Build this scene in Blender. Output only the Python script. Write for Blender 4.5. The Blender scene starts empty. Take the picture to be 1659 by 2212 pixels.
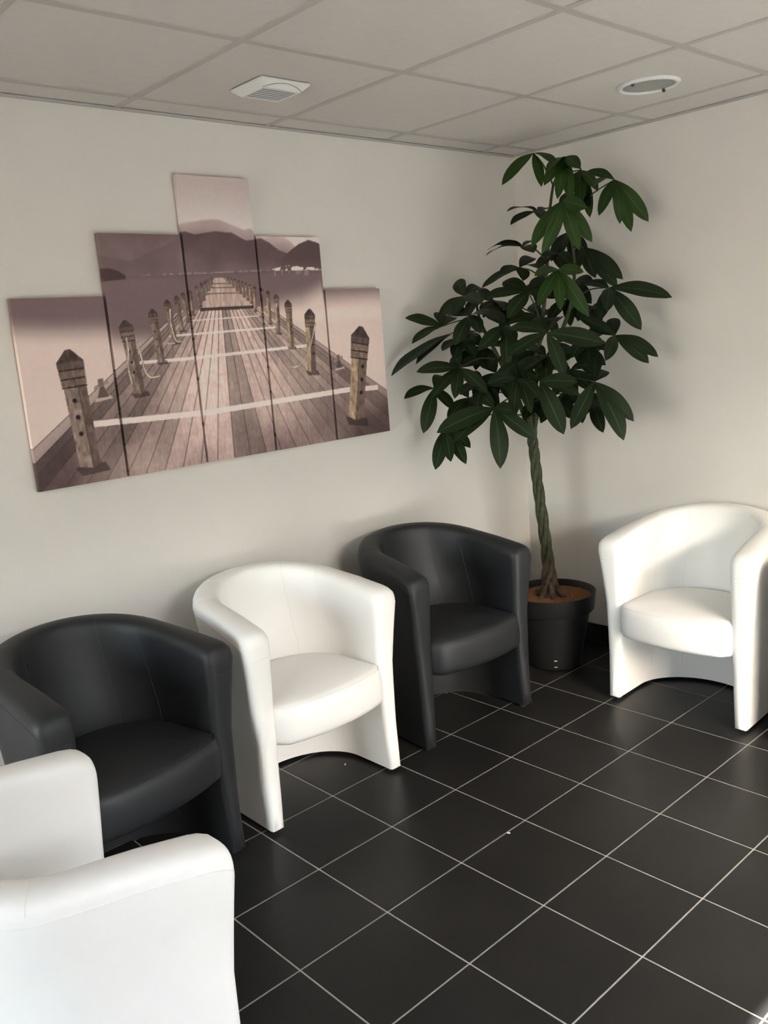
import bpy, math, random
import numpy as np
from mathutils import Vector, Matrix

random.seed(7)
scene = bpy.context.scene
COL = scene.collection

# ------------------------------------------------------------------ camera
FPX, YAW, PITCH, ROLL = 1894.42, 0.839402, -0.196908, -0.077773
CAM = Vector((-3.5309, -2.8108, 1.5658))
fw = Vector((math.cos(PITCH) * math.cos(YAW), math.cos(PITCH) * math.sin(YAW), math.sin(PITCH)))
rt = Vector((math.sin(YAW), -math.cos(YAW), 0))
up = rt.cross(fw)
rt2 = math.cos(ROLL) * rt + math.sin(ROLL) * up
up2 = -math.sin(ROLL) * rt + math.cos(ROLL) * up
cd = bpy.data.cameras.new('camera')
cd.sensor_fit = 'HORIZONTAL'
cd.sensor_width = 36.0
cd.lens = FPX / 1659 * 36.0
cd.clip_start = 0.02
cam = bpy.data.objects.new('camera', cd)
COL.objects.link(cam)
cam.matrix_world = Matrix(((rt2.x, up2.x, -fw.x, CAM.x), (rt2.y, up2.y, -fw.y, CAM.y), (rt2.z, up2.z, -fw.z, CAM.z), (0, 0, 0, 1)))
scene.camera = cam

# ------------------------------------------------------------------ light: daylight through the glazed front behind the viewer
EXPOSURE = 0.85
SKY_STRENGTH = 2.6
SUN_ENERGY = 120
SUN_EL, SUN_AZ = math.radians(36.6), math.radians(-22)
world = bpy.data.worlds.new('sky')
scene.world = world
world.use_nodes = True
wn = world.node_tree
bg = wn.nodes['Background']
sky = wn.nodes.new('ShaderNodeTexSky')
sky.sky_type = 'NISHITA'
sky.sun_disc = False
sky.sun_elevation = SUN_EL
sky.sun_rotation = math.pi - SUN_AZ
sky.air_density = 1.0
sky.dust_density = 2.5
tint = wn.nodes.new('ShaderNodeMix'); tint.data_type = 'RGBA'; tint.blend_type = 'MULTIPLY'
tint.inputs['Factor'].default_value = 1.0
tint.inputs[7].default_value = (1.0, 0.945, 0.895, 1)      # hazy, warm-white sky
wn.links.new(sky.outputs[0], tint.inputs[6])
wn.links.new(tint.outputs[2], bg.inputs['Color'])
bg.inputs['Strength'].default_value = SKY_STRENGTH
sd = bpy.data.lights.new('sun', 'SUN')
sd.energy = SUN_ENERGY
sd.angle = math.radians(0.6)
sd.color = (1.0, 0.975, 0.945)
sun = bpy.data.objects.new('sun', sd)
COL.objects.link(sun)
# light travels into the room (+y), down, and a little towards -x
sdir = Vector((-math.sin(SUN_AZ) * math.cos(SUN_EL), math.cos(SUN_AZ) * math.cos(SUN_EL), -math.sin(SUN_EL)))
sun.rotation_euler = sdir.to_track_quat('-Z', 'Y').to_euler()
sun.location = (0, -8, 8)
scene.view_settings.view_transform = 'Standard'
scene.view_settings.look = 'None'
scene.view_settings.gamma = 1.0
scene.view_settings.use_curve_mapping = False
scene.view_settings.exposure = EXPOSURE

# ------------------------------------------------------------------ dimensions
H = 2.362            # ceiling height
XL, YR = -6.8, -4.6  # far side wall, glazed front
T = 0.10
WIN = (-2.98, -0.8, 0.06, 2.15)
SIDE = (-2.35, -0.45, 0.06, 2.30)

# ------------------------------------------------------------------ materials
def new_mat(name):
    m = bpy.data.materials.new(name)
    m.use_nodes = True
    return m, m.node_tree, m.node_tree.nodes['Principled BSDF']

def mat(name, col, rough=0.6, spec=0.5, bump=0.0, bscale=200.0, var=0.0, vscale=6.0, detail=4.0, metal=0.0):
    m, nt, b = new_mat(name)
    b.inputs['Base Color'].default_value = (*col, 1)
    b.inputs['Roughness'].default_value = rough
    b.inputs['Metallic'].default_value = metal
    b.inputs['Specular IOR Level'].default_value = spec
    tc = nt.nodes.new('ShaderNodeTexCoord')
    if var > 0:
        n = nt.nodes.new('ShaderNodeTexNoise')
        n.inputs['Scale'].default_value = vscale
        n.inputs['Detail'].default_value = detail
        nt.links.new(tc.outputs['Object'], n.inputs['Vector'])
        r = nt.nodes.new('ShaderNodeValToRGB')
        r.color_ramp.elements[0].position = 0.3
        r.color_ramp.elements[1].position = 0.7
        r.color_ramp.elements[0].color = (*[c * (1 - var) for c in col], 1)
        r.color_ramp.elements[1].color = (*[min(1, c * (1 + var)) for c in col], 1)
        nt.links.new(n.outputs['Fac'], r.inputs['Fac'])
        nt.links.new(r.outputs['Color'], b.inputs['Base Color'])
    if bump > 0:
        n2 = nt.nodes.new('ShaderNodeTexNoise')
        n2.inputs['Scale'].default_value = bscale
        n2.inputs['Detail'].default_value = 3
        nt.links.new(tc.outputs['Object'], n2.inputs['Vector'])
        bp = nt.nodes.new('ShaderNodeBump')
        bp.inputs['Strength'].default_value = bump
        bp.inputs['Distance'].default_value = 0.002
        nt.links.new(n2.outputs['Fac'], bp.inputs['Height'])
        nt.links.new(bp.outputs['Normal'], b.inputs['Normal'])
    return m

M = {}
M['wall'] = mat('wall_paint', (0.76, 0.725, 0.683), 0.85, 0.2, 0.25, 160, 0.015, 3)
M['tile_ceiling'] = mat('ceiling_tile', (0.66, 0.622, 0.588), 0.95, 0.1, 0.15, 400, 0.02, 30)
M['tee'] = mat('ceiling_tee_paint', (0.50, 0.475, 0.45), 0.6, 0.3)
M['angle'] = mat('wall_angle_paint', (0.48, 0.465, 0.44), 0.6, 0.3)
M['void'] = mat('plenum_shade', (0.03, 0.03, 0.03), 0.9)  # black stands in for the shade above the ceiling tiles
M['grout'] = mat('grout', (0.34, 0.33, 0.315), 0.9, 0.2, 0.2, 300, 0.12, 25)
M['plastic_white'] = mat('white_plastic', (0.80, 0.80, 0.79), 0.4, 0.5, var=0.01)
M['plastic_dark'] = mat('dark_slot', (0.05, 0.05, 0.055), 0.6)
M['leather_white'] = mat('white_leatherette', (0.90, 0.885, 0.855), 0.42, 0.4, 0.12, 700, 0.01, 8)
M['leather_dark'] = mat('charcoal_leatherette', (0.0145, 0.0155, 0.0175), 0.52, 0.42, 0.15, 700, 0.06, 10)
M['thread_white'] = mat('white_thread', (0.88, 0.86, 0.83), 0.5)
M['thread_dark'] = mat('charcoal_thread', (0.030, 0.031, 0.034), 0.6)
M['glide'] = mat('black_glide', (0.02, 0.02, 0.02), 0.6)
M['pot'] = mat('black_pot_plastic', (0.018, 0.018, 0.019), 0.45, 0.4, 0.05, 300, 0.05, 20)
M['frame_alu'] = mat('window_frame', (0.35, 0.35, 0.36), 0.5, 0.5)
M['pavement'] = mat('pavement', (0.060, 0.058, 0.055), 0.9, 0.2, 0.1, 60, 0.08, 2)
M['blocker'] = mat('sky_blocker_dark', (0.16, 0.15, 0.14), 0.9, 0.2, 0.1, 20, 0.1, 2)
M['wood'] = mat('stretcher_wood', (0.45, 0.30, 0.18), 0.7, 0.3, 0.1, 90, 0.2, 20)
M['scrap'] = mat('paper_scrap', (0.75, 0.73, 0.70), 0.8, 0.2, 0.1, 300)

def floor_tile_mat():
    m, nt, b = new_mat('floor_tile')
    tc = nt.nodes.new('ShaderNodeTexCoord')
    oi = nt.nodes.new('ShaderNodeObjectInfo')
    add = nt.nodes.new('ShaderNodeVectorMath'); add.operation = 'ADD'
    nt.links.new(tc.outputs['Object'], add.inputs[0])
    nt.links.new(oi.outputs['Location'], add.inputs[1])
    n = nt.nodes.new('ShaderNodeTexNoise'); n.inputs['Scale'].default_value = 5; n.inputs['Detail'].default_value = 6
    nt.links.new(add.outputs[0], n.inputs['Vector'])
    sp = nt.nodes.new('ShaderNodeTexNoise'); sp.inputs['Scale'].default_value = 240; sp.inputs['Detail'].default_value = 1
    nt.links.new(add.outputs[0], sp.inputs['Vector'])
    r = nt.nodes.new('ShaderNodeValToRGB')
    r.color_ramp.elements[0].position = 0.25; r.color_ramp.elements[1].position = 0.75
    r.color_ramp.elements[0].color = (0.013, 0.0125, 0.012, 1); r.color_ramp.elements[1].color = (0.019, 0.018, 0.0172, 1)
    nt.links.new(n.outputs['Fac'], r.inputs['Fac'])
    r2 = nt.nodes.new('ShaderNodeValToRGB')
    r2.color_ramp.elements[0].position = 0.70; r2.color_ramp.elements[1].position = 0.80
    r2.color_ramp.elements[0].color = (0, 0, 0, 1); r2.color_ramp.elements[1].color = (0.05, 0.048, 0.045, 1)
    nt.links.new(sp.outputs['Fac'], r2.inputs['Fac'])
    mx = nt.nodes.new('ShaderNodeMix'); mx.data_type = 'RGBA'; mx.blend_type = 'ADD'; mx.inputs['Factor'].default_value = 1
    nt.links.new(r.outputs['Color'], mx.inputs[6]); nt.links.new(r2.outputs['Color'], mx.inputs[7])
    # slight shade of its own for each tile
    mr = nt.nodes.new('ShaderNodeMapRange'); mr.inputs['To Min'].default_value = 0.92; mr.inputs['To Max'].default_value = 1.08
    nt.links.new(oi.outputs['Random'], mr.inputs['Value'])
    sc = nt.nodes.new('ShaderNodeVectorMath'); sc.operation = 'SCALE'
    nt.links.new(mx.outputs[2], sc.inputs[0]); nt.links.new(mr.outputs['Result'], sc.inputs['Scale'])
    nt.links.new(sc.outputs[0], b.inputs['Base Color'])
    b.inputs['Roughness'].default_value = 0.36
    b.inputs['Specular IOR Level'].default_value = 0.20
    bp = nt.nodes.new('ShaderNodeBump'); bp.inputs['Strength'].default_value = 0.06; bp.inputs['Distance'].default_value = 0.001
    nt.links.new(sp.outputs['Fac'], bp.inputs['Height']); nt.links.new(bp.outputs['Normal'], b.inputs['Normal'])
    return m
M['tile'] = floor_tile_mat()

def glass_mat():
    m, nt, b = new_mat('window_glass')
    out = nt.nodes['Material Output']
    tr = nt.nodes.new('ShaderNodeBsdfTransparent'); tr.inputs[0].default_value = (0.95, 0.97, 0.96, 1)
    gl = nt.nodes.new('ShaderNodeBsdfGlossy'); gl.inputs['Roughness'].default_value = 0.02
    mx = nt.nodes.new('ShaderNodeMixShader'); mx.inputs[0].default_value = 0.06
    nt.links.new(tr.outputs[0], mx.inputs[1]); nt.links.new(gl.outputs[0], mx.inputs[2]); nt.links.new(mx.outputs[0], out.inputs[0])
    return m
M['glass'] = glass_mat()

def leaf_mat(name, dark, light, vein):
    m, nt, b = new_mat(name)
    out = nt.nodes['Material Output']
    uv = nt.nodes.new('ShaderNodeUVMap'); uv.uv_map = 'UVMap'
    sx = nt.nodes.new('ShaderNodeSeparateXYZ'); nt.links.new(uv.outputs[0], sx.inputs[0])
    # u: -1..1 across, v: 0..1 along.  midrib
    ab = nt.nodes.new('ShaderNodeMath'); ab.operation = 'ABSOLUTE'; nt.links.new(sx.outputs['X'], ab.inputs[0])
    mid = nt.nodes.new('ShaderNodeMapRange'); mid.inputs['From Min'].default_value = 0.03; mid.inputs['From Max'].default_value = 0.09
    mid.inputs['To Min'].default_value = 1; mid.inputs['To Max'].default_value = 0
    nt.links.new(ab.outputs[0], mid.inputs['Value'])
    # side veins: stripes of v - 0.22*|u|
    mu = nt.nodes.new('ShaderNodeMath'); mu.operation = 'MULTIPLY_ADD'; mu.inputs[1].default_value = -0.2
    nt.links.new(ab.outputs[0], mu.inputs[0]); nt.links.new(sx.outputs['Y'], mu.inputs[2])
    fr = nt.nodes.new('ShaderNodeMath'); fr.operation = 'PINGPONG'; fr.inputs[1].default_value = 0.045
    nt.links.new(mu.outputs[0], fr.inputs[0])
    sv = nt.nodes.new('ShaderNodeMapRange'); sv.inputs['From Min'].default_value = 0.0; sv.inputs['From Max'].default_value = 0.008
    sv.inputs['To Min'].default_value = 0.35; sv.inputs['To Max'].default_value = 0
    nt.links.new(fr.outputs[0], sv.inputs['Value'])
    mxv = nt.nodes.new('ShaderNodeMath'); mxv.operation = 'MAXIMUM'
    nt.links.new(mid.outputs[0], mxv.inputs[0]); nt.links.new(sv.outputs[0], mxv.inputs[1])
    n = nt.nodes.new('ShaderNodeTexNoise'); n.inputs['Scale'].default_value = 9; n.inputs['Detail'].default_value = 3
    tc = nt.nodes.new('ShaderNodeTexCoord'); nt.links.new(tc.outputs['Object'], n.inputs['Vector'])
    r = nt.nodes.new('ShaderNodeValToRGB')
    r.color_ramp.elements[0].position = 0.3; r.color_ramp.elements[1].position = 0.7
    r.color_ramp.elements[0].color = (*dark, 1); r.color_ramp.elements[1].color = (*light, 1)
    nt.links.new(n.outputs['Fac'], r.inputs['Fac'])
    mx = nt.nodes.new('ShaderNodeMix'); mx.data_type = 'RGBA'
    mx.inputs[7].default_value = (*vein, 1)
    nt.links.new(mxv.outputs[0], mx.inputs['Factor']); nt.links.new(r.outputs['Color'], mx.inputs[6])
    nt.links.new(mx.outputs[2], b.inputs['Base Color'])
    b.inputs['Roughness'].default_value = 0.5
    b.inputs['Specular IOR Level'].default_value = 0.22
    tl = nt.nodes.new('ShaderNodeBsdfTranslucent')
    nt.links.new(mx.outputs[2], tl.inputs['Color'])
    ms = nt.nodes.new('ShaderNodeMixShader'); ms.inputs[0].default_value = 0.18
    nt.links.new(b.outputs[0], ms.inputs[1]); nt.links.new(tl.outputs[0], ms.inputs[2]); nt.links.new(ms.outputs[0], out.inputs[0])
    return m
M['leaf'] = leaf_mat('leaf_mature', (0.011, 0.021, 0.008), (0.017, 0.032, 0.011), (0.05, 0.075, 0.03))
M['leaf_young'] = leaf_mat('leaf_young', (0.020, 0.046, 0.009), (0.030, 0.066, 0.012), (0.06, 0.11, 0.03))
M['petiole'] = mat('green_stalk', (0.035, 0.055, 0.018), 0.5, 0.4)

def bark_mat():
    m, nt, b = new_mat('braided_bark')
    tc = nt.nodes.new('ShaderNodeTexCoord')
    sx = nt.nodes.new('ShaderNodeSeparateXYZ'); nt.links.new(tc.outputs['Object'], sx.inputs[0])
    n = nt.nodes.new('ShaderNodeTexNoise'); n.inputs['Scale'].default_value = 45; n.inputs['Detail'].default_value = 5
    nt.links.new(tc.outputs['Object'], n.inputs['Vector'])
    mu = nt.nodes.new('ShaderNodeMath'); mu.operation = 'MULTIPLY_ADD'; mu.inputs[1].default_value = 0.25
    nt.links.new(n.outputs['Fac'], mu.inputs[0]); nt.links.new(sx.outputs['Z'], mu.inputs[2])
    mr = nt.nodes.new('ShaderNodeMapRange'); mr.inputs['From Min'].default_value = 0.58; mr.inputs['From Max'].default_value = 0.68
    nt.links.new(mu.outputs[0], mr.inputs['Value'])
    r1 = nt.nodes.new('ShaderNodeValToRGB')
    r1.color_ramp.elements[0].position = 0.35; r1.color_ramp.elements[1].position = 0.65
    r1.color_ramp.elements[0].color = (0.035, 0.022, 0.014, 1); r1.color_ramp.elements[1].color = (0.13, 0.085, 0.055, 1)
    r2 = nt.nodes.new('ShaderNodeValToRGB')
    r2.color_ramp.elements[0].position = 0.35; r2.color_ramp.elements[1].position = 0.7
    r2.color_ramp.elements[0].color = (0.022, 0.027, 0.010, 1); r2.color_ramp.elements[1].color = (0.060, 0.070, 0.026, 1)
    nt.links.new(n.outputs['Fac'], r1.inputs['Fac']); nt.links.new(n.outputs['Fac'], r2.inputs['Fac'])
    mx = nt.nodes.new('ShaderNodeMix'); mx.data_type = 'RGBA'
    nt.links.new(mr.outputs['Result'], mx.inputs['Factor']); nt.links.new(r1.outputs[0], mx.inputs[6]); nt.links.new(r2.outputs[0], mx.inputs[7])
    nt.links.new(mx.outputs[2], b.inputs['Base Color'])
    b.inputs['Roughness'].default_value = 0.7
    bp = nt.nodes.new('ShaderNodeBump'); bp.inputs['Strength'].default_value = 0.6; bp.inputs['Distance'].default_value = 0.004
    nt.links.new(n.outputs['Fac'], bp.inputs['Height']); nt.links.new(bp.outputs['Normal'], b.inputs['Normal'])
    return m
M['bark'] = bark_mat()
M['soil'] = mat('terracotta_grit', (0.23, 0.10, 0.045), 0.95, 0.1, 0.9, 260, 0.35, 130)

def print_mat():
    m, nt, b = new_mat('printed_canvas')
    a = nt.nodes.new('ShaderNodeAttribute'); a.attribute_name = 'print'
    nt.links.new(a.outputs['Color'], b.inputs['Base Color'])
    b.inputs['Roughness'].default_value = 0.7
    b.inputs['Specular IOR Level'].default_value = 0.25
    return m
M['print'] = print_mat()
def grille_mat():
    m, nt, b = new_mat('grey_grille')
    b.inputs['Base Color'].default_value = (0.33, 0.345, 0.33, 1)
    b.inputs['Roughness'].default_value = 0.35
    return m
M['grille'] = grille_mat()

# ------------------------------------------------------------------ helpers
def mesh_obj(name, verts, faces, material, parent=None, smooth=False, sharp=None):
    me = bpy.data.meshes.new(name)
    me.from_pydata([tuple(v) for v in verts], [], [tuple(f) for f in faces])
    me.materials.append(material)
    if smooth:
        me.shade_smooth()
        if sharp:
            me.set_sharp_from_angle(angle=math.radians(sharp))
    me.update()
    o = bpy.data.objects.new(name, me)
    COL.objects.link(o)
    if parent: o.parent = parent
    return o

def tag(o, label=None, cat=None, group=None, kind=None):
    for k, v in (('label', label), ('category', cat), ('group', group), ('kind', kind)):
        if v: o[k] = v
    return o

def empty(name, loc=(0, 0, 0), rz=0.0):
    o = bpy.data.objects.new(name, None)
    o.empty_display_size = 0.1
    o.location = loc; o.rotation_euler = (0, 0, rz)
    COL.objects.link(o)
    return o

def box_geo(x0, x1, y0, y1, z0, z1, V=None, F=None):
    V = [] if V is None else V
    F = [] if F is None else F
    b = len(V)
    V += [(x0, y0, z0), (x1, y0, z0), (x1, y1, z0), (x0, y1, z0), (x0, y0, z1), (x1, y0, z1), (x1, y1, z1), (x0, y1, z1)]
    F += [(b, b + 3, b + 2, b + 1), (b + 4, b + 5, b + 6, b + 7), (b, b + 1, b + 5, b + 4), (b + 1, b + 2, b + 6, b + 5), (b + 2, b + 3, b + 7, b + 6), (b + 3, b, b + 4, b + 7)]
    return V, F

def box(name, dims, material, parent=None):
    V, F = box_geo(*dims)
    return mesh_obj(name, V, F, material, parent)

def chamfer_tile_geo(w, d, t, c):
    """slab centred in x/y, top at z=0, chamfered upper edge"""
    V = []
    for z, i in ((-t, 0), (-c, 0), (0, c)):
        V += [(-w / 2 + i, -d / 2 + i, z), (w / 2 - i, -d / 2 + i, z), (w / 2 - i, d / 2 - i, z), (-w / 2 + i, d / 2 - i, z)]
    F = [(3, 2, 1, 0), (8, 9, 10, 11)]
    for l in (0, 4):
        for k in range(4):
            F.append((l + k, l + (k + 1) % 4, l + 4 + (k + 1) % 4, l + 4 + k))
    return V, F

def lathe_geo(profile, n=48, cx=0, cy=0):
    V, F = [], []
    for r, z in profile:
        for k in range(n):
            a = 2 * math.pi * k / n
            V.append((cx + r * math.cos(a), cy + r * math.sin(a), z))
    for i in range(len(profile) - 1):
        for k in range(n):
            k2 = (k + 1) % n
            F.append((i * n + k, i * n + k2, (i + 1) * n + k2, (i + 1) * n + k))
    return V, F

def tube_geo(pts, rad, n=6, V=None, F=None, cap=True):
    V = [] if V is None else V
    F = [] if F is None else F
    b = len(V)
    P = [Vector(p) for p in pts]
    m = len(P)
    rads = rad if hasattr(rad, '__len__') else [rad] * m
    prev = None
    for i in range(m):
        t = (P[min(i + 1, m - 1)] - P[max(i - 1, 0)])
        t = t.normalized() if t.length > 1e-9 else Vector((0, 0, 1))
        if prev is None:
            a = Vector((0, 0, 1)) if abs(t.z) < 0.9 else Vector((1, 0, 0))
            u = t.cross(a).normalized()
        else:
            u = (prev - t * prev.dot(t))
            u = u.normalized() if u.length > 1e-6 else t.orthogonal().normalized()
        prev = u
        v = t.cross(u)
        for k in range(n):
            an = 2 * math.pi * k / n
            V.append(tuple(P[i] + (u * math.cos(an) + v * math.sin(an)) * rads[i]))
    for i in range(m - 1):
        for k in range(n):
            k2 = (k + 1) % n
            F.append((b + i * n + k, b + i * n + k2, b + (i + 1) * n + k2, b + (i + 1) * n + k))
    if cap:
        F.append(tuple(b + k for k in reversed(range(n))))
        F.append(tuple(b + (m - 1) * n + k for k in range(n)))
    return V, F

def smooth_path(pts, n):
    """Catmull-Rom through points, n samples"""
    P = [Vector(p) for p in pts]
    out = []
    for i in range(n):
        t = i / (n - 1) * (len(P) - 1)
        k = min(int(t), len(P) - 2)
        f = t - k
        p0, p1, p2, p3 = P[max(k - 1, 0)], P[k], P[k + 1], P[min(k + 2, len(P) - 1)]
        out.append(0.5 * ((2 * p1) + (p2 - p0) * f + (2 * p0 - 5 * p1 + 4 * p2 - p3) * f * f + (3 * p1 - p0 - 3 * p2 + p3) * f ** 3))
    return out

def interp(x, xs, ys):
    return float(np.interp(x, xs, ys))

# ------------------------------------------------------------------ room shell
def struct(o):
    o['kind'] = 'structure'
    return o
struct(box('wall_left', (XL - T, T, 0, T, -0.02, H + 0.3), M['wall']))
struct(box('wall_right', (0, T, YR - T, 0, -0.02, H + 0.3), M['wall']))
wx0, wx1, wz0, wz1 = WIN
V, F = [], []
box_geo(XL, wx0, YR - T, YR, -0.02, H + 0.3, V, F)
box_geo(wx1, 0, YR - T, YR, -0.02, H + 0.3, V, F)
box_geo(wx0, wx1, YR - T, YR, wz1, H + 0.3, V, F)
box_geo(wx0, wx1, YR - T, YR, -0.02, wz0, V, F)
struct(mesh_obj('wall_front', V, F, M['wall']))
sy0, sy1, sz0, sz1 = SIDE
V, F = [], []
box_geo(XL - T, XL, YR - T, sy0, -0.02, H + 0.3, V, F)
box_geo(XL - T, XL, sy1, 0, -0.02, H + 0.3, V, F)
box_geo(XL - T, XL, sy0, sy1, sz1, H + 0.3, V, F)
box_geo(XL - T, XL, sy0, sy1, -0.02, sz0, V, F)
struct(mesh_obj('wall_side', V, F, M['wall']))
def glazing(name, centre, width, z0, z1, nb, rz):
    """glazed front behind the viewer: mullions, rails and panes, with a light portal for the sampler"""
    win = struct(empty(name, (centre[0], centre[1], z0), rz))
    w, h = width, z1 - z0
    for k in range(nb + 1):
        x = min(max(w * (k / nb - 0.5), -w / 2 + 0.025), w / 2 - 0.025)
        box('mullion', (x - 0.025, x + 0.025, -0.03, 0.03, 0, h), M['frame_alu'], win)
    for z in (0, h - 0.05):
        box('rail', (-w / 2, w / 2, -0.028, 0.028, z, z + 0.05), M['frame_alu'], win)
    for k in range(nb):
        box('pane', (w * (k / nb - 0.5) + 0.025, w * ((k + 1) / nb - 0.5) - 0.025, -0.004, 0.004, 0.05, h - 0.05), M['glass'], win)
    pd = bpy.data.lights.new(name + '_portal', 'AREA')
    pd.shape = 'RECTANGLE'; pd.size = w; pd.size_y = h
    pd.cycles.is_portal = True
    po = bpy.data.objects.new(name + '_portal', pd)
    d = Vector((math.sin(rz), -math.cos(rz), 0)) * (T / 2 + 0.02)
    po.location = (centre[0] + d.x, centre[1] + d.y, (z0 + z1) / 2)
    po.rotation_euler = (math.radians(90), 0, rz)
    COL.objects.link(po)
glazing('window_1', ((wx0 + wx1) / 2, YR - T / 2), wx1 - wx0, wz0, wz1, 3, 0.0)
glazing('window_2', (XL - T / 2, (sy0 + sy1) / 2), sy1 - sy0, sz0, sz1, 2, -math.pi / 2)
V, F = [], []
box_geo(-30, 25, -40, YR - T, -0.12, -0.02, V, F)
box_geo(-30, XL - T, YR - T, 12, -0.12, -0.02, V, F)
struct(mesh_obj('ground_outside', V, F, M['pavement']))
# unseen dark block added outside: keeps most of the low sky out of the glazed front, the sun passes over it
struct(box('sky_blocker', (-9, 12, -12.0, -11.0, -0.02, 3.5), M['blocker']))
# floor: grout bed with every tile a slab of its own
S = 0.305358
GX, GY = -2.135076, -1.140537     # a joint crossing
J = 0.0048
floor = struct(box('floor', (XL, 0, YR, 0, -0.02, -0.0012), M['grout']))
tile_mesh = {}
def spans(g, lo, hi):
    k0 = math.floor((lo - g) / S); out = []
    for k in range(k0, k0 + 60):
        a, b = g + k * S + J / 2, g + (k + 1) * S - J / 2
        a, b = max(a, lo + 0.002), min(b, hi - 0.002)
        if b - a > 0.012: out.append((a, b))
        if g + (k + 1) * S >= hi: break
    return out
REST_V, REST_F = [], []
for (x0, x1) in spans(GX, XL, 0):
    for (y0, y1) in spans(GY, YR, 0):
        if x1 < -4.3 or y1 < -3.3:          # behind the viewer: joined
            v, f = chamfer_tile_geo(x1 - x0, y1 - y0, 0.008, 0.0008)
            b = len(REST_V)
            REST_V += [(p[0] + (x0 + x1) / 2, p[1] + (y0 + y1) / 2, p[2]) for p in v]
            REST_F += [tuple(b + k for k in q) for q in f]
            continue
        key = (round(x1 - x0, 4), round(y1 - y0, 4))
        if key not in tile_mesh:
            me = bpy.data.meshes.new('floor_tile')
            V, F = chamfer_tile_geo(key[0], key[1], 0.008, 0.0008)
            me.from_pydata(V, [], F); me.materials.append(M['tile']); tile_mesh[key] = me
        o = bpy.data.objects.new('floor_tile', tile_mesh[key])
        o.location = ((x0 + x1) / 2, (y0 + y1) / 2, 0)
        o.parent = floor
        COL.objects.link(o)

tag(mesh_obj('floor_tiles_behind', REST_V, REST_F, M['tile'], floor), kind='stuff')
# skirting of the same dark tile
BB = 0.088
bl = struct(box('baseboard_left', (XL, 0, -0.005, 0, 0, BB - 0.002), M['grout']))
br = struct(box('baseboard_right', (-0.005, 0, YR, -0.005, 0, BB - 0.002), M['grout']))
for (a, b) in spans(GX, XL, -0.012):
    box('skirting_tile', (a, b, -0.012, -0.001, 0.004, BB), M['tile'], bl)
for (a, b) in spans(GY, YR, -0.0125):
    box('skirting_tile', (-0.012, -0.001, a, b, 0.004, BB), M['tile'], br)

# suspended ceiling: 600 mm tiles in a visible grid
CX, CY = -0.2452, -0.1376   # first grid lines from the corner
ceil = struct(box('ceiling', (XL, 0, YR, 0, H + 0.05, H + 0.12), M['void']))
TEE = 0.024
xs = [0.0, CX]
while xs[-1] - 0.6 > XL: xs.append(xs[-1] - 0.6)
xs.append(XL)
ys = [0.0, CY]
while ys[-1] - 0.6 > YR: ys.append(ys[-1] - 0.6)
ys.append(YR)
cm = {}
for i in range(len(xs) - 1):
    for j in range(len(ys) - 1):
        x1, x0 = xs[i], xs[i + 1]
        y1, y0 = ys[j], ys[j + 1]
        g = 0.005
        x1 -= 0.0125 if i == 0 else g; y1 -= 0.0125 if j == 0 else g
        x0 += g; y0 += g
        key = (round(x1 - x0, 4), round(y1 - y0, 4))
        if key not in cm:
            me = bpy.data.meshes.new('ceiling_tile')
            V, F = box_geo(-key[0] / 2, key[0] / 2, -key[1] / 2, key[1] / 2, 0, 0.016)
            me.from_pydata(V, [], F); me.materials.append(M['tile_ceiling']); cm[key] = me
        o = bpy.data.objects.new('ceiling_tile', cm[key])
        o.location = ((x0 + x1) / 2, (y0 + y1) / 2, H + 0.0035)
        o.parent = ceil
        COL.objects.link(o)
for y in ys[1:-1]:
    box('ceiling_runner', (XL, -0.001, y - TEE / 2, y + TEE / 2, H, H + 0.0033), M['tee'], ceil)
for x in xs[1:-1]:
    for j in range(len(ys) - 1):
        box('ceiling_cross_tee', (x - TEE / 2, x + TEE / 2, ys[j + 1] + TEE / 2, ys[j] - (TEE / 2 if j else 0.001), H + 0.0003, H + 0.0033), M['tee'], ceil)
struct(box('trim_1', (XL, -0.001, -0.009, -0.0015, H - 0.006, H + 0.0020), M['angle']))
struct(box('trim_2', (-0.009, -0.0015, YR, -0.0095, H - 0.006, H + 0.0020), M['angle']))

# ------------------------------------------------------------------ tub armchairs
YF = -0.285            # front of the arms (chair space, front is -y)
ZB = 0.012
def plan_in(z):        # half width at the arc, half width at the front, centre of the arc, depth of the arc
    return (interp(z, [0, .12, .3, .45, .66, .78], [.245, .238, .229, .224, .214, .212]),
            interp(z, [0, .12, .3, .45, .66, .78], [.246, .238, .230, .226, .224, .224]),
            interp(z, [0, .45, .76], [-.10, -.10, -.030]), interp(z, [0, .45, .76], [.200, .200, .192]))
def plan_out(z):
    return (interp(z, [0, .2, .4, .55, .68, .78], [.288, .288, .289, .292, .296, .298]),
            interp(z, [0, .2, .4, .55, .66, .78], [.290, .294, .304, .319, .335, .339]),
            interp(z, [0, .45, .76], [-.10, -.055, .010]), interp(z, [0, .76], [.246, .238]))
def z_top(y):
    return interp((y - YF) / 0.533, [0, .05, .33, .66, 1], [.692, .695, .720, .741, .774])
NL, NC = 12, 9         # levels on each side, points over the rounded top

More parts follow.
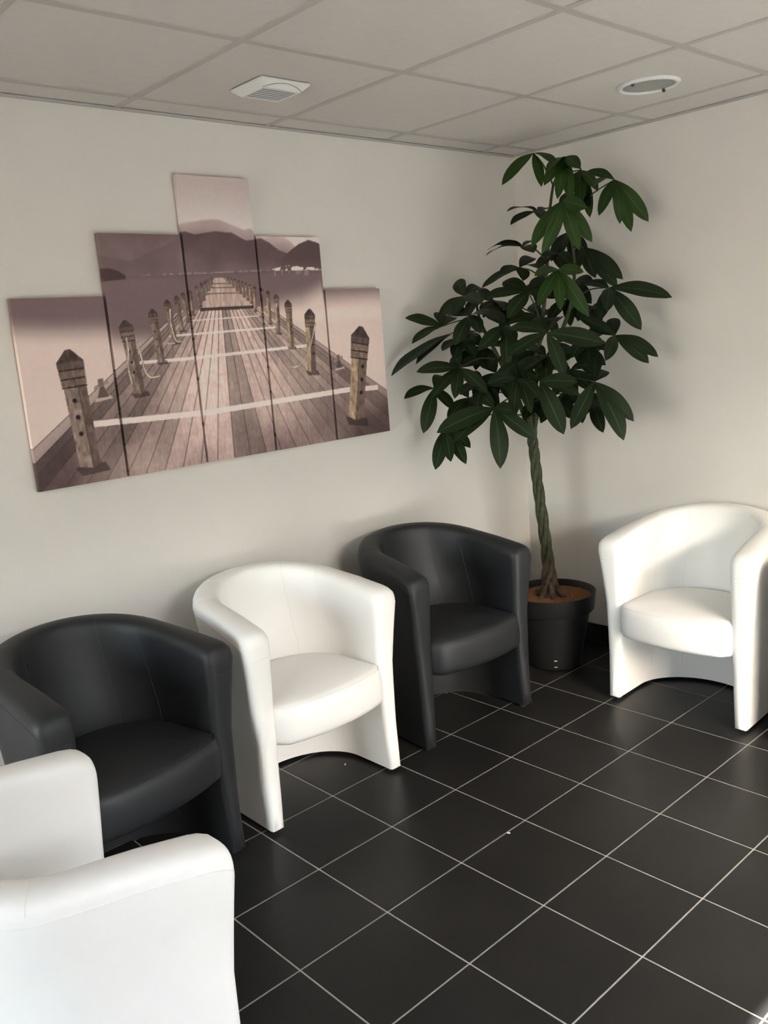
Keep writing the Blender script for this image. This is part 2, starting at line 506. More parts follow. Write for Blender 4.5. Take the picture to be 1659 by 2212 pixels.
def section(kind, q, inset=0.0, zdrop=0.0):
    """closed loop of points of the shell: kind 'arc' (q = angle from the back) or 'arm' (q = (side, part of the arm from the front))"""
    def at(p, ins):
        rx, rf, c, ry = p
        if kind == 'arc':
            n = Vector((math.sin(q) / rx, math.cos(q) / ry)).normalized()
            return (rx * math.sin(q) + n.x * ins, c + ry * math.cos(q) + n.y * ins)
        return (q[0] * (rf + (rx - rf) * q[1] + ins), YF + q[1] * (c - YF))
    zt0 = z_top(at(plan_out(.72), 0)[1])
    zt = zt0 - zdrop
    cap = 0.042
    zc = zt - cap
    pts = []
    lev = [ZB + inset * .6 + (zc - ZB - inset * .6) * (k / (NL - 1)) ** 0.95 for k in range(NL)]
    def front(z):   # arms: foot and top reach a little further forward than the waist
        if kind == 'arc': return 0.0
        return (1 - q[1]) * interp(z, [0, .18, .42, .60, .70], [-.010, .000, .006, -.006, -.010])
    for z in lev:
        x, y = at(plan_in(z), inset); pts.append((x, y + front(z), z))
    pi, po_ = at(plan_in(zc), inset), at(plan_out(zc), -inset)
    for k in range(1, NC + 1):
        a = math.pi * k / (NC + 1)
        c, s = math.cos(a), math.sin(a)
        f = .5 - .5 * math.copysign(abs(c) ** 0.70, c)
        z = zc + cap * s ** 0.75
        pts.append((pi[0] + (po_[0] - pi[0]) * f, pi[1] + (po_[1] - pi[1]) * f + front(z), z))
    for z in reversed(lev):
        x, y = at(plan_out(z), -inset); pts.append((x, y + front(z), z))
    return pts

def stations():
    st = []
    R0 = 0.026
    AL = 0.24
    ends = [(R0 * (1 - math.sin(f)), R0 * (1 - math.cos(f)), 0.040 * (1 - math.cos(f))) for f in [math.radians(a) for a in (90, 68, 45, 22)]]
    def arm(side):
        out = []
        for d, ins, zd in ends:
            out.append(('arm', (side, d / AL), ins, zd + 0.004))
        for d, zd in ((0.03, .002), (0.05, 0), (0.09, 0), (0.14, 0), (0.19, 0)):
            out.append(('arm', (side, d / AL), 0, zd))
        return out
    st += arm(-1)
    n = 36
    st += [('arc', -math.pi / 2 + math.pi * k / n, 0, 0) for k in range(n + 1)]
    st += list(reversed(arm(1)))
    return st

def shell_geo():
    V, F = [], []
    st = stations()
    n = None
    for s in st:
        p = section(*s)
        n = len(p)
        V += p
    m = len(st)
    for i in range(m - 1):
        for j in range(n):
            j2 = (j + 1) % n
            F.append((i * n + j, i * n + j2, (i + 1) * n + j2, (i + 1) * n + j))
    for i, rev in ((0, True), (m - 1, False)):
        for j in range(n // 2 - 1 + n % 2):
            a, b = j, n - 1 - j
            f = (i * n + a, i * n + a + 1, i * n + b - 1, i * n + b)
            if f[1] == f[2]: f = (f[0], f[1], f[3])
            F.append(tuple(f) if rev else tuple(reversed(f)))
    return V, F

def seat_outline(n=64):
    pts = []
    rr = 0.231
    for k in range(25):                       # round back, left to right
        a = -math.pi / 2 + math.pi * k / 24
        pts.append((rr * math.sin(a), -.10 + .206 * math.cos(a)))
    hw = 0.238
    side = [(rr + 0.002, -0.18), (hw, -0.25)]
    front = []
    for k in range(17):                       # bowed front, right to left
        x = hw - 2 * hw * k / 16
        u = abs(x) / hw
        y = -0.338 + 0.040 * u ** 2.2
        if u > 0.86:
            y += 0.026 * ((u - 0.86) / 0.14) ** 2
        front.append((x * (1 - 0.004), y))
    pts += side + front + [(-x, y) for x, y in reversed(side)]
    return pts

def seat_geo():
    o = seat_outline()
    n = len(o)
    nor = []
    for i in range(n):
        a, b = Vector(o[i - 1]), Vector(o[(i + 1) % n])
        t = (b - a).normalized()
        nor.append(Vector((-t.y, t.x)))      # outline runs clockwise: left normal points out
    cx, cy = 0.0, -0.12
    if (Vector(o[10]) - Vector((cx, cy))).dot(nor[10]) < 0:
        nor = [-v for v in nor]
    V, F = [], []
    prof = [(.036, .288), (.016, .290), (.005, .298), (.000, .312), (-.002, .345), (-.001, .380), (.002, .400), (.008, .415), (.018, .4245), (.030, .4290)]
    for ins, z in prof:
        for i in range(n):
            p = Vector(o[i]) - nor[i] * ins
            V.append((p.x, p.y, z))
    base = [Vector(V[(len(prof) - 1) * n + i][:2]) for i in range(n)]
    rings = [.85, .65, .42, .2]
    for s in rings:
        for i in range(n):
            p = Vector((cx, cy)) + (base[i] - Vector((cx, cy))) * s
            V.append((p.x, p.y, .4290 + .016 * (1 - s * s)))
    tot = len(prof) + len(rings)
    for l in range(tot - 1):
        for i in range(n):
            i2 = (i + 1) % n
            F.append((l * n + i, l * n + i2, (l + 1) * n + i2, (l + 1) * n + i))
    V.append((cx, cy, .446)); c = len(V) - 1
    for i in range(n):
        F.append(((tot - 1) * n + i, (tot - 1) * n + (i + 1) % n, c))
    F.append(tuple(range(n)))
    return V, F

def fix_normals(me):
    import bmesh
    bm = bmesh.new(); bm.from_mesh(me)
    bmesh.ops.recalc_face_normals(bm, faces=bm.faces)
    bm.to_mesh(me); bm.free()

def make_chair(name, cover, thread):
    root = empty(name)
    V, F = shell_geo()
    sh = mesh_obj('shell', V, F, M[cover], root)
    fix_normals(sh.data); sh.data.shade_smooth(); sh.data.set_sharp_from_angle(angle=math.radians(50))
    V, F = seat_geo()
    se = mesh_obj('seat_cushion', V, F, M[cover], root)
    fix_normals(se.data); se.data.shade_smooth(); se.data.set_sharp_from_angle(angle=math.radians(50))
    # piping along the front edge of the cushion
    o = seat_outline()
    fr = [(x, y - 0.0005) for x, y in o[26:45]]
    pts = [(x * 0.985, y + 0.0105, .4185) for x, y in fr]
    V, F = tube_geo(pts, 0.0012, 5)
    mesh_obj('cushion_seam', V, F, M[thread], se, True)
    # stitched seams over the shell
    for deg in (-72, -36, 36, 72):
        p = section('arc', math.radians(deg))
        run = [Vector(v) for v in p[:NL + NC]]
        run = [v for v in run if v.z > 0.02]
        run = [run[k] for k in range(len(run))]
        V, F = tube_geo(run, 0.0010, 5)
        mesh_obj('seam', V, F, M[thread], sh, True)
    line = []
    for s in stations():
        if s[0] == 'arm' and s[2] > 0.016: continue
        p = section(*s)
        line.append(p[NL + NC])
    V, F = tube_geo(line, 0.0011, 5)
    mesh_obj('seam', V, F, M[thread], sh, True)
    for side in (-1, 1):        # small seam across the front of each arm
        s = section('arm', (side, 0.0), 0.025, 0.044)
        a, b = Vector(s[NL - 1]), Vector(s[NL + NC])
        a.y -= 0.0008; b.y -= 0.0008
        pts = [a.lerp(b, k / 4) for k in range(5)]
        V, F = tube_geo(pts, 0.0010, 5)
        mesh_obj('seam', V, F, M[thread], sh, True)
    for x, y in ((-.266, -.25), (.266, -.25), (-.14, .095), (.14, .095)):
        V, F = lathe_geo([(0.0001, 0), (.014, 0), (.014, .0125), (0.0001, .0125)], 12, x, y)
        mesh_obj('glide', V, F, M['glide'], root)
    return root

def copy_tree(o, parent=None):
    c = o.copy(); COL.objects.link(c); c.parent = parent
    for ch in list(o.children): copy_tree(ch, c)
    return c
proto = {'w': make_chair('tub_chair', 'leather_white', 'thread_white'), 'd': make_chair('tub_chair', 'leather_dark', 'thread_dark')}
used = set()
# (kind, x, y, turn in degrees, label): turn 0 faces the room from the picture wall
CHAIRS = [
    ('d', -2.556, -0.344, 9.3, 'charcoal leatherette tub chair under the left end of the pier picture'),
    ('w', -1.831, -0.296, 0.2, 'white leatherette tub chair standing between the two charcoal tub chairs'),
    ('d', -1.079, -0.313, -4.5, 'charcoal leatherette tub chair beside the black plant pot'),
    ('w', -0.263, -1.106, -88.0, 'white leatherette tub chair in bright light against the wall right of the plant'),
    ('d', -0.275, -1.868, -90.0, 'charcoal leatherette tub chair at the far right, all but hidden behind the bright white one'),
    ('w', -3.097, -1.204, 91.0, 'white leatherette tub chair nearest the viewer, cut off by the left picture edge'),
]
for kind, x, y, rz, lab in CHAIRS:
    r = proto[kind] if kind not in used else copy_tree(proto[kind])
    used.add(kind)
    r.location = (x, y, 0); r.rotation_euler = (0, 0, math.radians(rz))
    tag(r, lab, 'chair', 'tub chairs around the waiting room')

# measured outlines of the printed picture, in metres from its lower left corner
ART = {'far_ridge': [(0.591, 0.829), (0.643, 0.839), (0.704, 0.851), (0.748, 0.856), (0.78, 0.856), (0.829, 0.839), (0.879, 0.822), (0.913, 0.827), (0.943, 0.804), (0.969, 0.796), (1.018, 0.801), (1.06, 0.798), (1.094, 0.781), (1.12, 0.758), (1.174, 0.753), (1.232, 0.757)], 'near_ridge': [(0.292, 0.761), (0.358, 0.77), (0.425, 0.777), (0.512, 0.79), (0.587, 0.802), (0.639, 0.811), (0.674, 0.802), (0.762, 0.814), (0.826, 0.81), (0.887, 0.784), (0.956, 0.791), (0.994, 0.775), (1.033, 0.749), (1.081, 0.735), (1.12, 0.758), (1.165, 0.774), (1.212, 0.782), (1.239, 0.771)], 'horizon': [(0.301, 0.661), (0.712, 0.669), (0.926, 0.675), (1.223, 0.676)], 'vp': (0.757, 0.673), 'left_edge': [(0.009, 0.149), (0.151, 0.238)], 'right_edge': [(1.536, 0.164), (1.191, 0.4)], 'strips': [[(0.216, 0.191), (0.226, 0.191), (0.647, 0.181), (1.318, 0.198), (1.477, 0.192)], [(0.401, 0.377), (0.58, 0.377), (1.12, 0.389)], [(0.527, 0.458), (0.591, 0.46), (0.999, 0.467)], [(0.598, 0.507), (0.628, 0.508), (0.906, 0.512)]], 'strip_w': [0.02, 0.011, 0.007, 0.004], 'step': [(0.663, 0.544), (0.896, 0.546)], 'far_l': [(0.673, 0.563), (0.735, 0.652)], 'far_r': [(0.888, 0.554), (0.772, 0.651)], 'posts': [(0.158, 0.437, 0.179, 0.05, 0.091), (0.368, 0.52, 0.388, 0.272, 0.053), (0.473, 0.553, 0.484, 0.372, 0.036), (0.532, 0.582, 0.544, 0.434, 0.029), (0.571, 0.595, 0.578, 0.474, 0.022), (0.598, 0.605, 0.605, 0.505, 0.018), (0.63, 0.612, 0.631, 0.527, 0.016), (0.657, 0.627, 0.665, 0.557, 0.014), (0.679, 0.637, 0.684, 0.577, 0.012), (0.693, 0.643, 0.698, 0.595, 0.01), (0.705, 0.647, 0.71, 0.609, 0.008), (0.715, 0.652, 0.719, 0.621, 0.007), (0.724, 0.657, 0.726, 0.633, 0.005), (1.415, 0.449, 1.346, 0.07, 0.1), (1.154, 0.529, 1.137, 0.284, 0.053), (1.053, 0.566, 1.049, 0.387, 0.035), (1.001, 0.589, 0.994, 0.444, 0.026), (0.964, 0.604, 0.96, 0.482, 0.02), (0.936, 0.614, 0.924, 0.509, 0.019), (0.903, 0.62, 0.896, 0.53, 0.016), (0.883, 0.628, 0.881, 0.56, 0.013), (0.867, 0.634, 0.866, 0.572, 0.013), (0.852, 0.639, 0.851, 0.584, 0.011), (0.836, 0.644, 0.836, 0.596, 0.01), (0.821, 0.649, 0.821, 0.606, 0.009), (0.807, 0.653, 0.807, 0.618, 0.008), (0.794, 0.656, 0.794, 0.63, 0.007), (0.782, 0.659, 0.782, 0.64, 0.005)], 'ropes': [[(0.366, 0.462), (0.367, 0.416), (0.359, 0.37), (0.365, 0.308)], [(0.401, 0.46), (0.41, 0.405), (0.418, 0.35), (0.437, 0.325), (0.473, 0.327)], [(0.542, 0.55), (0.538, 0.5), (0.549, 0.444), (0.57, 0.438)], [(0.518, 0.434), (0.544, 0.434)], [(1.176, 0.47), (1.143, 0.391), (1.101, 0.331), (1.065, 0.312), (1.033, 0.314)], [(1.003, 0.556), (0.988, 0.522)]], 'cleats': [(0.252, 0.295), (1.279, 0.308)], 'island': [(0.298, 0.659), (0.304, 0.687), (0.338, 0.688), (0.369, 0.679), (0.392, 0.664)], 'town': [(0.995, 0.681), (1.048, 0.691), (1.088, 0.696), (1.132, 0.687), (1.183, 0.688), (1.223, 0.679)]}

# ------------------------------------------------------------------ five-panel canvas print of a pier
def paint_pier(step, ss=2):
    """colours (linear) of the picture on a grid of 'step' metres; s runs along the wall, t upwards"""
    W_, H_ = 1.536, 1.006
    h = step / ss
    ns, nt_ = int(round(W_ / step)) * ss, int(round(H_ / step)) * ss
    s = (np.arange(ns) + .5) * h
    t = (np.arange(nt_) + .5) * h
    Sg, Tg = np.meshgrid(s, t)
    rng = np.random.default_rng(5)
    def noise(fs, ft, octs=4):
        out = np.zeros_like(Sg); amp = 1; tot = 0
        for o in range(octs):
            a, b = max(2, int(W_ * fs) + 2), max(2, int(H_ * ft) + 2)
            g = rng.random((b, a))
            xi = Sg / W_ * (a - 1.001); yi = Tg / H_ * (b - 1.001)
            xi = np.clip(xi, 0, a - 1.001); yi = np.clip(yi, 0, b - 1.001)
            x0 = xi.astype(int); y0 = yi.astype(int); fx = xi - x0; fy = yi - y0
            fx = fx * fx * (3 - 2 * fx); fy = fy * fy * (3 - 2 * fy)
            v = (g[y0, x0] * (1 - fx) + g[y0, x0 + 1] * fx) * (1 - fy) + (g[y0 + 1, x0] * (1 - fx) + g[y0 + 1, x0 + 1] * fx) * fy
            out += v * amp; tot += amp; amp *= .5; fs *= 2; ft *= 2
        return out / tot - .5
    def sm(a, b, x):
        k = np.clip((x - a) / (b - a), 0, 1); return k * k * (3 - 2 * k)
    C = np.zeros(Sg.shape + (3,))
    def put(mask, col):
        rows = np.flatnonzero(mask.any(1)); cols = np.flatnonzero(mask.any(0))
        if not len(rows): return
        w = (slice(rows[0], rows[-1] + 1), slice(cols[0], cols[-1] + 1))
        m = mask[w][..., None]
        col = np.asarray(col, float)
        if col.ndim == 3: col = col[w]
        C[w] = C[w] * (1 - m) + col * m
    def mixc(a, b, k): return np.asarray(a, float) * (1 - k[..., None]) + np.asarray(b, float) * k[..., None]
    def poly(pts):
        p = np.asarray(pts, float)
        m = np.zeros(Sg.shape, bool)
        a0, a1 = p.min(0), p.max(0)
        i0, i1 = max(0, int(a0[1] / h) - 1), min(nt_, int(a1[1] / h) + 2)
        j0, j1 = max(0, int(a0[0] / h) - 1), min(ns, int(a1[0] / h) + 2)
        if i1 <= i0 or j1 <= j0: return m.astype(float)
        X, Y = Sg[i0:i1, j0:j1], Tg[i0:i1, j0:j1]
        ins = np.zeros(X.shape, bool)
        for k in range(len(p)):
            x1, y1 = p[k]; x2, y2 = p[(k + 1) % len(p)]
            if y1 == y2: continue
            c = ((y1 > Y) != (y2 > Y)) & (X < (x2 - x1) * (Y - y1) / (y2 - y1) + x1)
            ins ^= c
        m[i0:i1, j0:j1] = ins
        return m.astype(float)
    def stroke(pts, w):
        m = np.zeros(Sg.shape)
        for (a, b), (c, d) in zip(pts[:-1], pts[1:]):
            L = math.hypot(c - a, d - b) + 1e-9
            nx, ny = -(d - b) / L * w / 2, (c - a) / L * w / 2
            ex, ey = (c - a) / L * w * .3, (d - b) / L * w * .3
            m = np.maximum(m, poly([(a + nx - ex, b + ny - ey), (c + nx + ex, d + ny + ey), (c - nx + ex, d - ny + ey), (a - nx - ex, b - ny - ey)]))
        return m
    A = ART
    vs, vt = A['vp']
    hz = np.interp(Sg, [p[0] for p in A['horizon']], [p[1] for p in A['horizon']])
    fine_n = noise(120, 50, 3)
    n1 = noise(3, 3); n2 = noise(12, 12); n3 = noise(80, 80, 3)
    # sky
    sky_c = mixc((203, 192, 190), (178, 164, 161), sm(.80, 1.0, Tg + n1 * .08))
    C[...] = sky_c
    # mountains
    fr = np.interp(Sg, [p[0] for p in A['far_ridge']], [p[1] for p in A['far_ridge']])
    nr = np.interp(Sg, [p[0] for p in A['near_ridge']], [p[1] for p in A['near_ridge']])
    k = sm(-.004, .006, fr - Tg + n2 * .006)
    put(k, mixc((172, 154, 152), (124, 105, 106), sm(-.01, .09, fr - Tg + n1 * .06)) * (1 + n2[..., None] * .15))
    left = (Sg < .6195).astype(float)
    nr2 = nr + left * (.10 + .05 * np.sin(Sg * 9))
    k = sm(-.003, .003, nr2 - Tg + n2 * .008)
    put(k, mixc((90, 74, 76), (114, 97, 97), sm(.0, .15, nr2 - Tg + n1 * .12) * .7 + left * .25) * (1 + n2[..., None] * .28))
    # darker hill at the right
    hill = np.interp(Sg, [1.02, 1.08, 1.13, 1.18, 1.23], [.70, .745, .775, .79, .775])
    put(sm(-.002, .003, hill - Tg + n2 * .006) * sm(1.03, 1.06, Sg), (84, 69, 71))
    # faint fold lines in the left mountains
    fold = np.interp(Sg, [.30, .42, .50, .60], [.735, .715, .75, .785])
    put(sm(.0, .01, fold - Tg) * sm(.62, .58, Sg) * .35, (88, 73, 75))
    # haze above the shore
    put(sm(.05, 0, Tg - hz) * (Tg > hz) * .25, (122, 104, 103))
    # water
    wat = Tg < hz
    dk = np.interp(Sg, [0, .30, .32, .70, .90, 1.0, 1.12, 1.22, 1.23, 1.5], [.50, .485, .45, .42, .50, .555, .57, .61, .575, .575])
    kk = sm(dk - .05, dk + .05, Tg + n1 * .03)
    wc = mixc((203, 183, 176), (110, 93, 95), kk)
    wc = wc * (1 + n1[..., None] * .06)
    put(wat.astype(float), wc)
    lightr = sm(.04, .0, np.abs(Tg - .50)) * sm(1.0, 1.15, Sg) * .4
    put(lightr * wat, (224, 205, 196))
    put(wat * sm(.02, .0, hz - Tg) * .35, (92, 77, 79))
    # shore lights and town
    put(np.exp(-((Tg - hz - .001) / .0022) ** 2) * sm(.42, .52, Sg) * .6 * (n3 > -.05), (176, 156, 150))
    tw = np.interp(Sg, [p[0] for p in A['town']], [p[1] for p in A['town']])
    inT = (Sg > A['town'][0][0]) & (Sg < A['town'][-1][0] + .02)
    put(((Tg < tw) & (Tg > hz) & inT & (n3 > .0)).astype(float), (214, 196, 190))
    put(((Tg < hz) & (Tg > hz - .02) & inT & (noise(90, 12, 2) > .05)) * .4, (170, 150, 146))
    put(poly(A['island'] + [(A['island'][-1][0], A['island'][-1][1] - .012), (A['island'][0][0], A['island'][0][1] - .014)]) * .9, (66, 52, 54))
    # deck
    kx = (Sg - vs) / np.maximum(vt - Tg, 1e-4)
    st0, st1 = A['step']
    tstep = np.interp(Sg, [st0[0], st1[0]], [st0[1], st1[1]])
    dwid = .108
    def planks(mask, off, w):
        idx = np.floor((kx + off) / w).astype(int)
        f = (kx + off) / w - idx
        g = rng.random(400)[np.clip(idx + 200, 0, 399)]
        tone = .76 + .44 * g
        base = mixc((92, 76, 75), (186, 163, 156), np.clip(.66 - .95 * np.abs(Sg - .70) + .75 * Tg + n1 * 1.0, 0, 1))
        base = base * tone[..., None] * (1 + n3[..., None] * .16)
        grain = noise(160, 14, 2)
        base = base * (1 + grain[..., None] * .14)
        put(mask, base)
        px = np.minimum(f, 1 - f) * w * np.maximum(vt - Tg, 1e-4)
        gap = np.clip(1.2 - px / .0021, 0, 1) * np.clip((vt - Tg) / .1, .0, 1)
        put(mask * gap * .85, (54, 43, 42))
    near = ((Tg < tstep) & (kx > -1.41) & (kx < 1.56)).astype(float)
    planks(near, 0.03, dwid)
    # wet dark corners and a bright patch
    put(near * sm(.30, .0, Tg) * sm(.95, 1.35, Sg) * .55, (70, 56, 55))
    put(near * sm(.16, .0, Tg) * sm(.42, .15, Sg) * .35, (72, 58, 57))
    put(near * np.clip(n1 * 2.2 + .1, 0, 1) * .35, (188, 166, 157))
    # edge boards
    put(((kx > -1.41) & (kx < -1.30) & (Tg < .50)) * .7, (178, 159, 153))
    put(((kx > 1.45) & (kx < 1.56) & (Tg < .50)) * .55, (150, 130, 124))
    for kk_ in (-1.41, -1.30, 1.45, 1.56):
        put(((np.abs(kx - kk_) * (vt - Tg) < .0022) & (Tg < .53)) * .8, (52, 41, 41))
    # far deck behind the step
    fl0, fl1 = A['far_l']; fr0, fr1 = A['far_r']
    xl = np.interp(Tg, [fl0[1], fl1[1]], [fl0[0], fl1[0]]); xr = np.interp(Tg, [fr0[1], fr1[1]], [fr0[0], fr1[0]])
    far = ((Tg >= tstep) & (Tg < fl1[1]) & (Sg > xl) & (Sg < xr)).astype(float)
    put(far, np.array((176, 154, 145)) * (1 + noise(150, 30, 2)[..., None] * .35))
    for tt in (.632, .618, .598):
        put(far * (np.abs(Tg - tt) < .0022), (96, 80, 78))
    put(((np.abs(Tg - tstep) < .006) & (Sg > st0[0]) & (Sg < st1[0])).astype(float), (72, 58, 56))
    # pale cross boards
    for pts, w in zip(A['strips'], A['strip_w']):
        put(stroke(pts, w) * .92, np.array((214, 200, 195)) * (1 + n2[..., None] * .10))
    # cleats
    for (cs, ct), sc in zip(A['cleats'], (1.0, .85)):
        def q(pts): return [(cs + a * sc, ct + b * sc) for a, b in pts]
        put(poly(q([(-.028, -.034), (.038, -.026), (.03, -.016), (-.02, -.022)])), (172, 153, 146))
        put(poly(q([(-.016, -.022), (.024, -.020), (.010, .018), (-.003, .018)])), (88, 73, 70))
        put(poly(q([(-.026, .006), (-.022, .018), (.026, .036), (.03, .024)])), (138, 120, 114))
        put(poly(q([(-.008, .016), (.010, .018), (.012, .042), (-.008, .040)])), (110, 93, 88))
    # posts, far to near
    for (ts, tt, bs, bt, w) in sorted(A['posts'], key=lambda p: p[4]):
        ax = Vector((bs - ts, bt - tt)); L = ax.length; ax /= L
        px_ = Vector((-ax.y, ax.x))
        if px_.x < 0: px_ = -px_
        def P(u, v): # u across (-.5..), v metres below tip
            return (ts + px_.x * u * w + ax.x * v, tt + px_.y * u * w + ax.y * v)
        right = ts > vs
        light, dark = ((152, 130, 108), (100, 84, 78)) if right else ((122, 105, 97), (94, 79, 74))
        det = w > .018
        fine = fine_n if det else n3
        sh = w * .1
        # shadow at the foot
        put(poly([P(-.55, L - w * .12), P(.6, L - w * .12), P(.75, L + w * .22), P(-.35, L + w * .22)]) * .6, (46, 36, 36))
        split = .0 if right else .12
        put(poly([P(-.42, w * .7), P(split, w * .7), P(split, L), P(-.38, L - w * .12)]), np.array(light) * (1 + fine[..., None] * .7))
        put(poly([P(split, w * .7), P(.44, w * .7), P(.42, L - w * .12), P(split, L)]), np.array(dark) * (1 + fine[..., None] * .5))
        if det:
            put(stroke([P(split, w * .9), P(split, L)], w * .03) * .7, (56, 44, 42))
        # bands and cap
        for v0, v1, e in ((1.02, 1.26, .47), (.70, .98, .49)):
            put(poly([P(-e, w * v0), P(e, w * v0), P(e * .98, w * v1), P(-e * .98, w * v1)]), np.array((118, 98, 88) if right else (104, 88, 80)) * (1 + fine[..., None] * .5))
        for v0 in (.68, .99, 1.28):
            put(poly([P(-.48, w * v0), P(.48, w * v0), P(.46, w * (v0 + .06)), P(-.46, w * (v0 + .06))]) * .9, (42, 33, 33))
        put(poly([P(-.5, w * .42), P(.5, w * .42), P(.5, w * .68), P(-.5, w * .68)]), np.array((88, 73, 70)) * (1 + fine[..., None] * .5))
        put(poly([P(-.10, 0), P(.10, 0), P(.52, w * .44), P(-.52, w * .44)]), np.array((70, 58, 57)) * (1 + fine[..., None] * .6))
        if det:
            for f in (.42, .56, .70):
                c = P((.22 if right else -.1), L * f)
                put((((Sg - c[0]) ** 2 + (Tg - c[1]) ** 2) < (w * .085) ** 2).astype(float), (40, 31, 31))
    for r in A['ropes']:
        q_ = [tuple(v) for v in smooth_path([(a, b, 0) for a, b in r], 14)]
        q2 = [(a, b) for a, b, _ in q_]
        put(stroke(q2, .0072), (88, 72, 69)); put(stroke(q2, .0044), np.array((196, 178, 168)) * (1 + n3[..., None] * .5))
    # print grain
    C *= (1 + n3[..., None] * .03)
    C[...] = np.clip(C, 0, 255)
    lin = (C / 255.0) ** 2.2 * PRINT_GAIN
    lin = lin.reshape(nt_ // ss, ss, ns // ss, ss, 3).mean((1, 3))
    return np.clip(lin, 0, .92)

PRINT_GAIN = 1.45
STEP = 0.0025
PIC = paint_pier(STEP)
AX0, AZ0 = -2.493, 1.165
YW = -0.004      # back of the stretchers
YC = -0.024      # printed face
PANELS = [  # s0, s1, height, label
    (0.000, 0.303, 0.600, 'leftmost short canvas panel with the big weathered mooring post and pale lake'),
    (0.313, 0.616, 0.800, 'mid-height canvas panel with misty mountains, roped post and left side of the pier'),
    (0.625, 0.926, 1.000, 'tallest central canvas panel with sky, mountain peak and far end of the pier'),
    (0.935, 1.232, 0.800, 'mid-height canvas panel with shore town, dark hill and the roped right-hand posts'),
    (1.242, 1.535, 0.600, 'rightmost short canvas panel with one golden post and a cleat'),
]
for s0, s1, hh, lab in PANELS:
    j0, j1 = int(round(s0 / STEP)), int(round(s1 / STEP))
    i1 = int(round(hh / STEP))
    nx, nz = j1 - j0, i1
    root = empty('canvas_print', (AX0 + (s0 + s1) / 2, YC, AZ0))
    tag(root, lab, 'canvas print', 'five-panel pier picture on the wall')
    w = nx * STEP
    # printed face, wrapped around the four edges
    xs_ = np.linspace(-w / 2, w / 2, nx); zs_ = np.linspace(0, hh, nz)
    X, Z = np.meshgrid(xs_, zs_)
    V = np.stack([X, np.zeros_like(X), Z], -1).reshape(-1, 3)
    colr = PIC[:nz, j0:j1].reshape(-1, 3)
    idx = np.arange(nx * nz).reshape(nz, nx)
    Fq = np.stack([idx[:-1, :-1], idx[:-1, 1:], idx[1:, 1:], idx[1:, :-1]], -1).reshape(-1, 4)
    ring = np.concatenate([idx[0, :], idx[1:, -1], idx[-1, -2::-1], idx[-2:0:-1, 0]])
    RV = V[ring].copy(); RV[:, 1] = YW - YC
    EV = V[ring].copy()                       # own copies for a crisp edge
    b = len(V); nr = len(ring)
    k = np.arange(nr); k2 = (k + 1) % nr
    Fr = np.stack([b + k2, b + k, b + nr + k, b + nr + k2], -1)
    V = np.concatenate([V, EV, RV]); colr = np.concatenate([colr, colr[ring], colr[ring]])
    Fq = np.concatenate([Fq, Fr])
    me = bpy.data.meshes.new('printed_canvas')
    me.vertices.add(len(V)); me.vertices.foreach_set('co', V.astype(np.float32).ravel())
    me.loops.add(len(Fq) * 4); me.loops.foreach_set('vertex_index', Fq.astype(np.int32).ravel())
    me.polygons.add(len(Fq)); me.polygons.foreach_set('loop_start', np.arange(0, len(Fq) * 4, 4, dtype=np.int32))
    me.update(calc_edges=True)
    at = me.attributes.new('print', 'FLOAT_COLOR', 'POINT')
    at.data.foreach_set('color', np.concatenate([colr, np.ones((len(colr), 1))], 1).astype(np.float32).ravel())
    me.materials.append(M['print'])
    o = bpy.data.objects.new('printed_canvas', me); o.parent = root; COL.objects.link(o)
    V, F = [], []
    for d in ((-w / 2 + .002, w / 2 - .002, .002, YW - YC, .002, .03), (-w / 2 + .002, w / 2 - .002, .002, YW - YC, hh - .03, hh - .002),
              (-w / 2 + .002, -w / 2 + .03, .002, YW - YC, .03, hh - .03), (w / 2 - .03, w / 2 - .002, .002, YW - YC, .03, hh - .03)):
        box_geo(*d, V, F)
    mesh_obj('stretcher_frame', V, F, M['wood'], root)
    V, F = [], []
    box_geo(-.012, .012, YW - YC, -YC, hh - .028, hh - .010, V, F)
    mesh_obj('wall_hook', V, F, M['wood'], root)

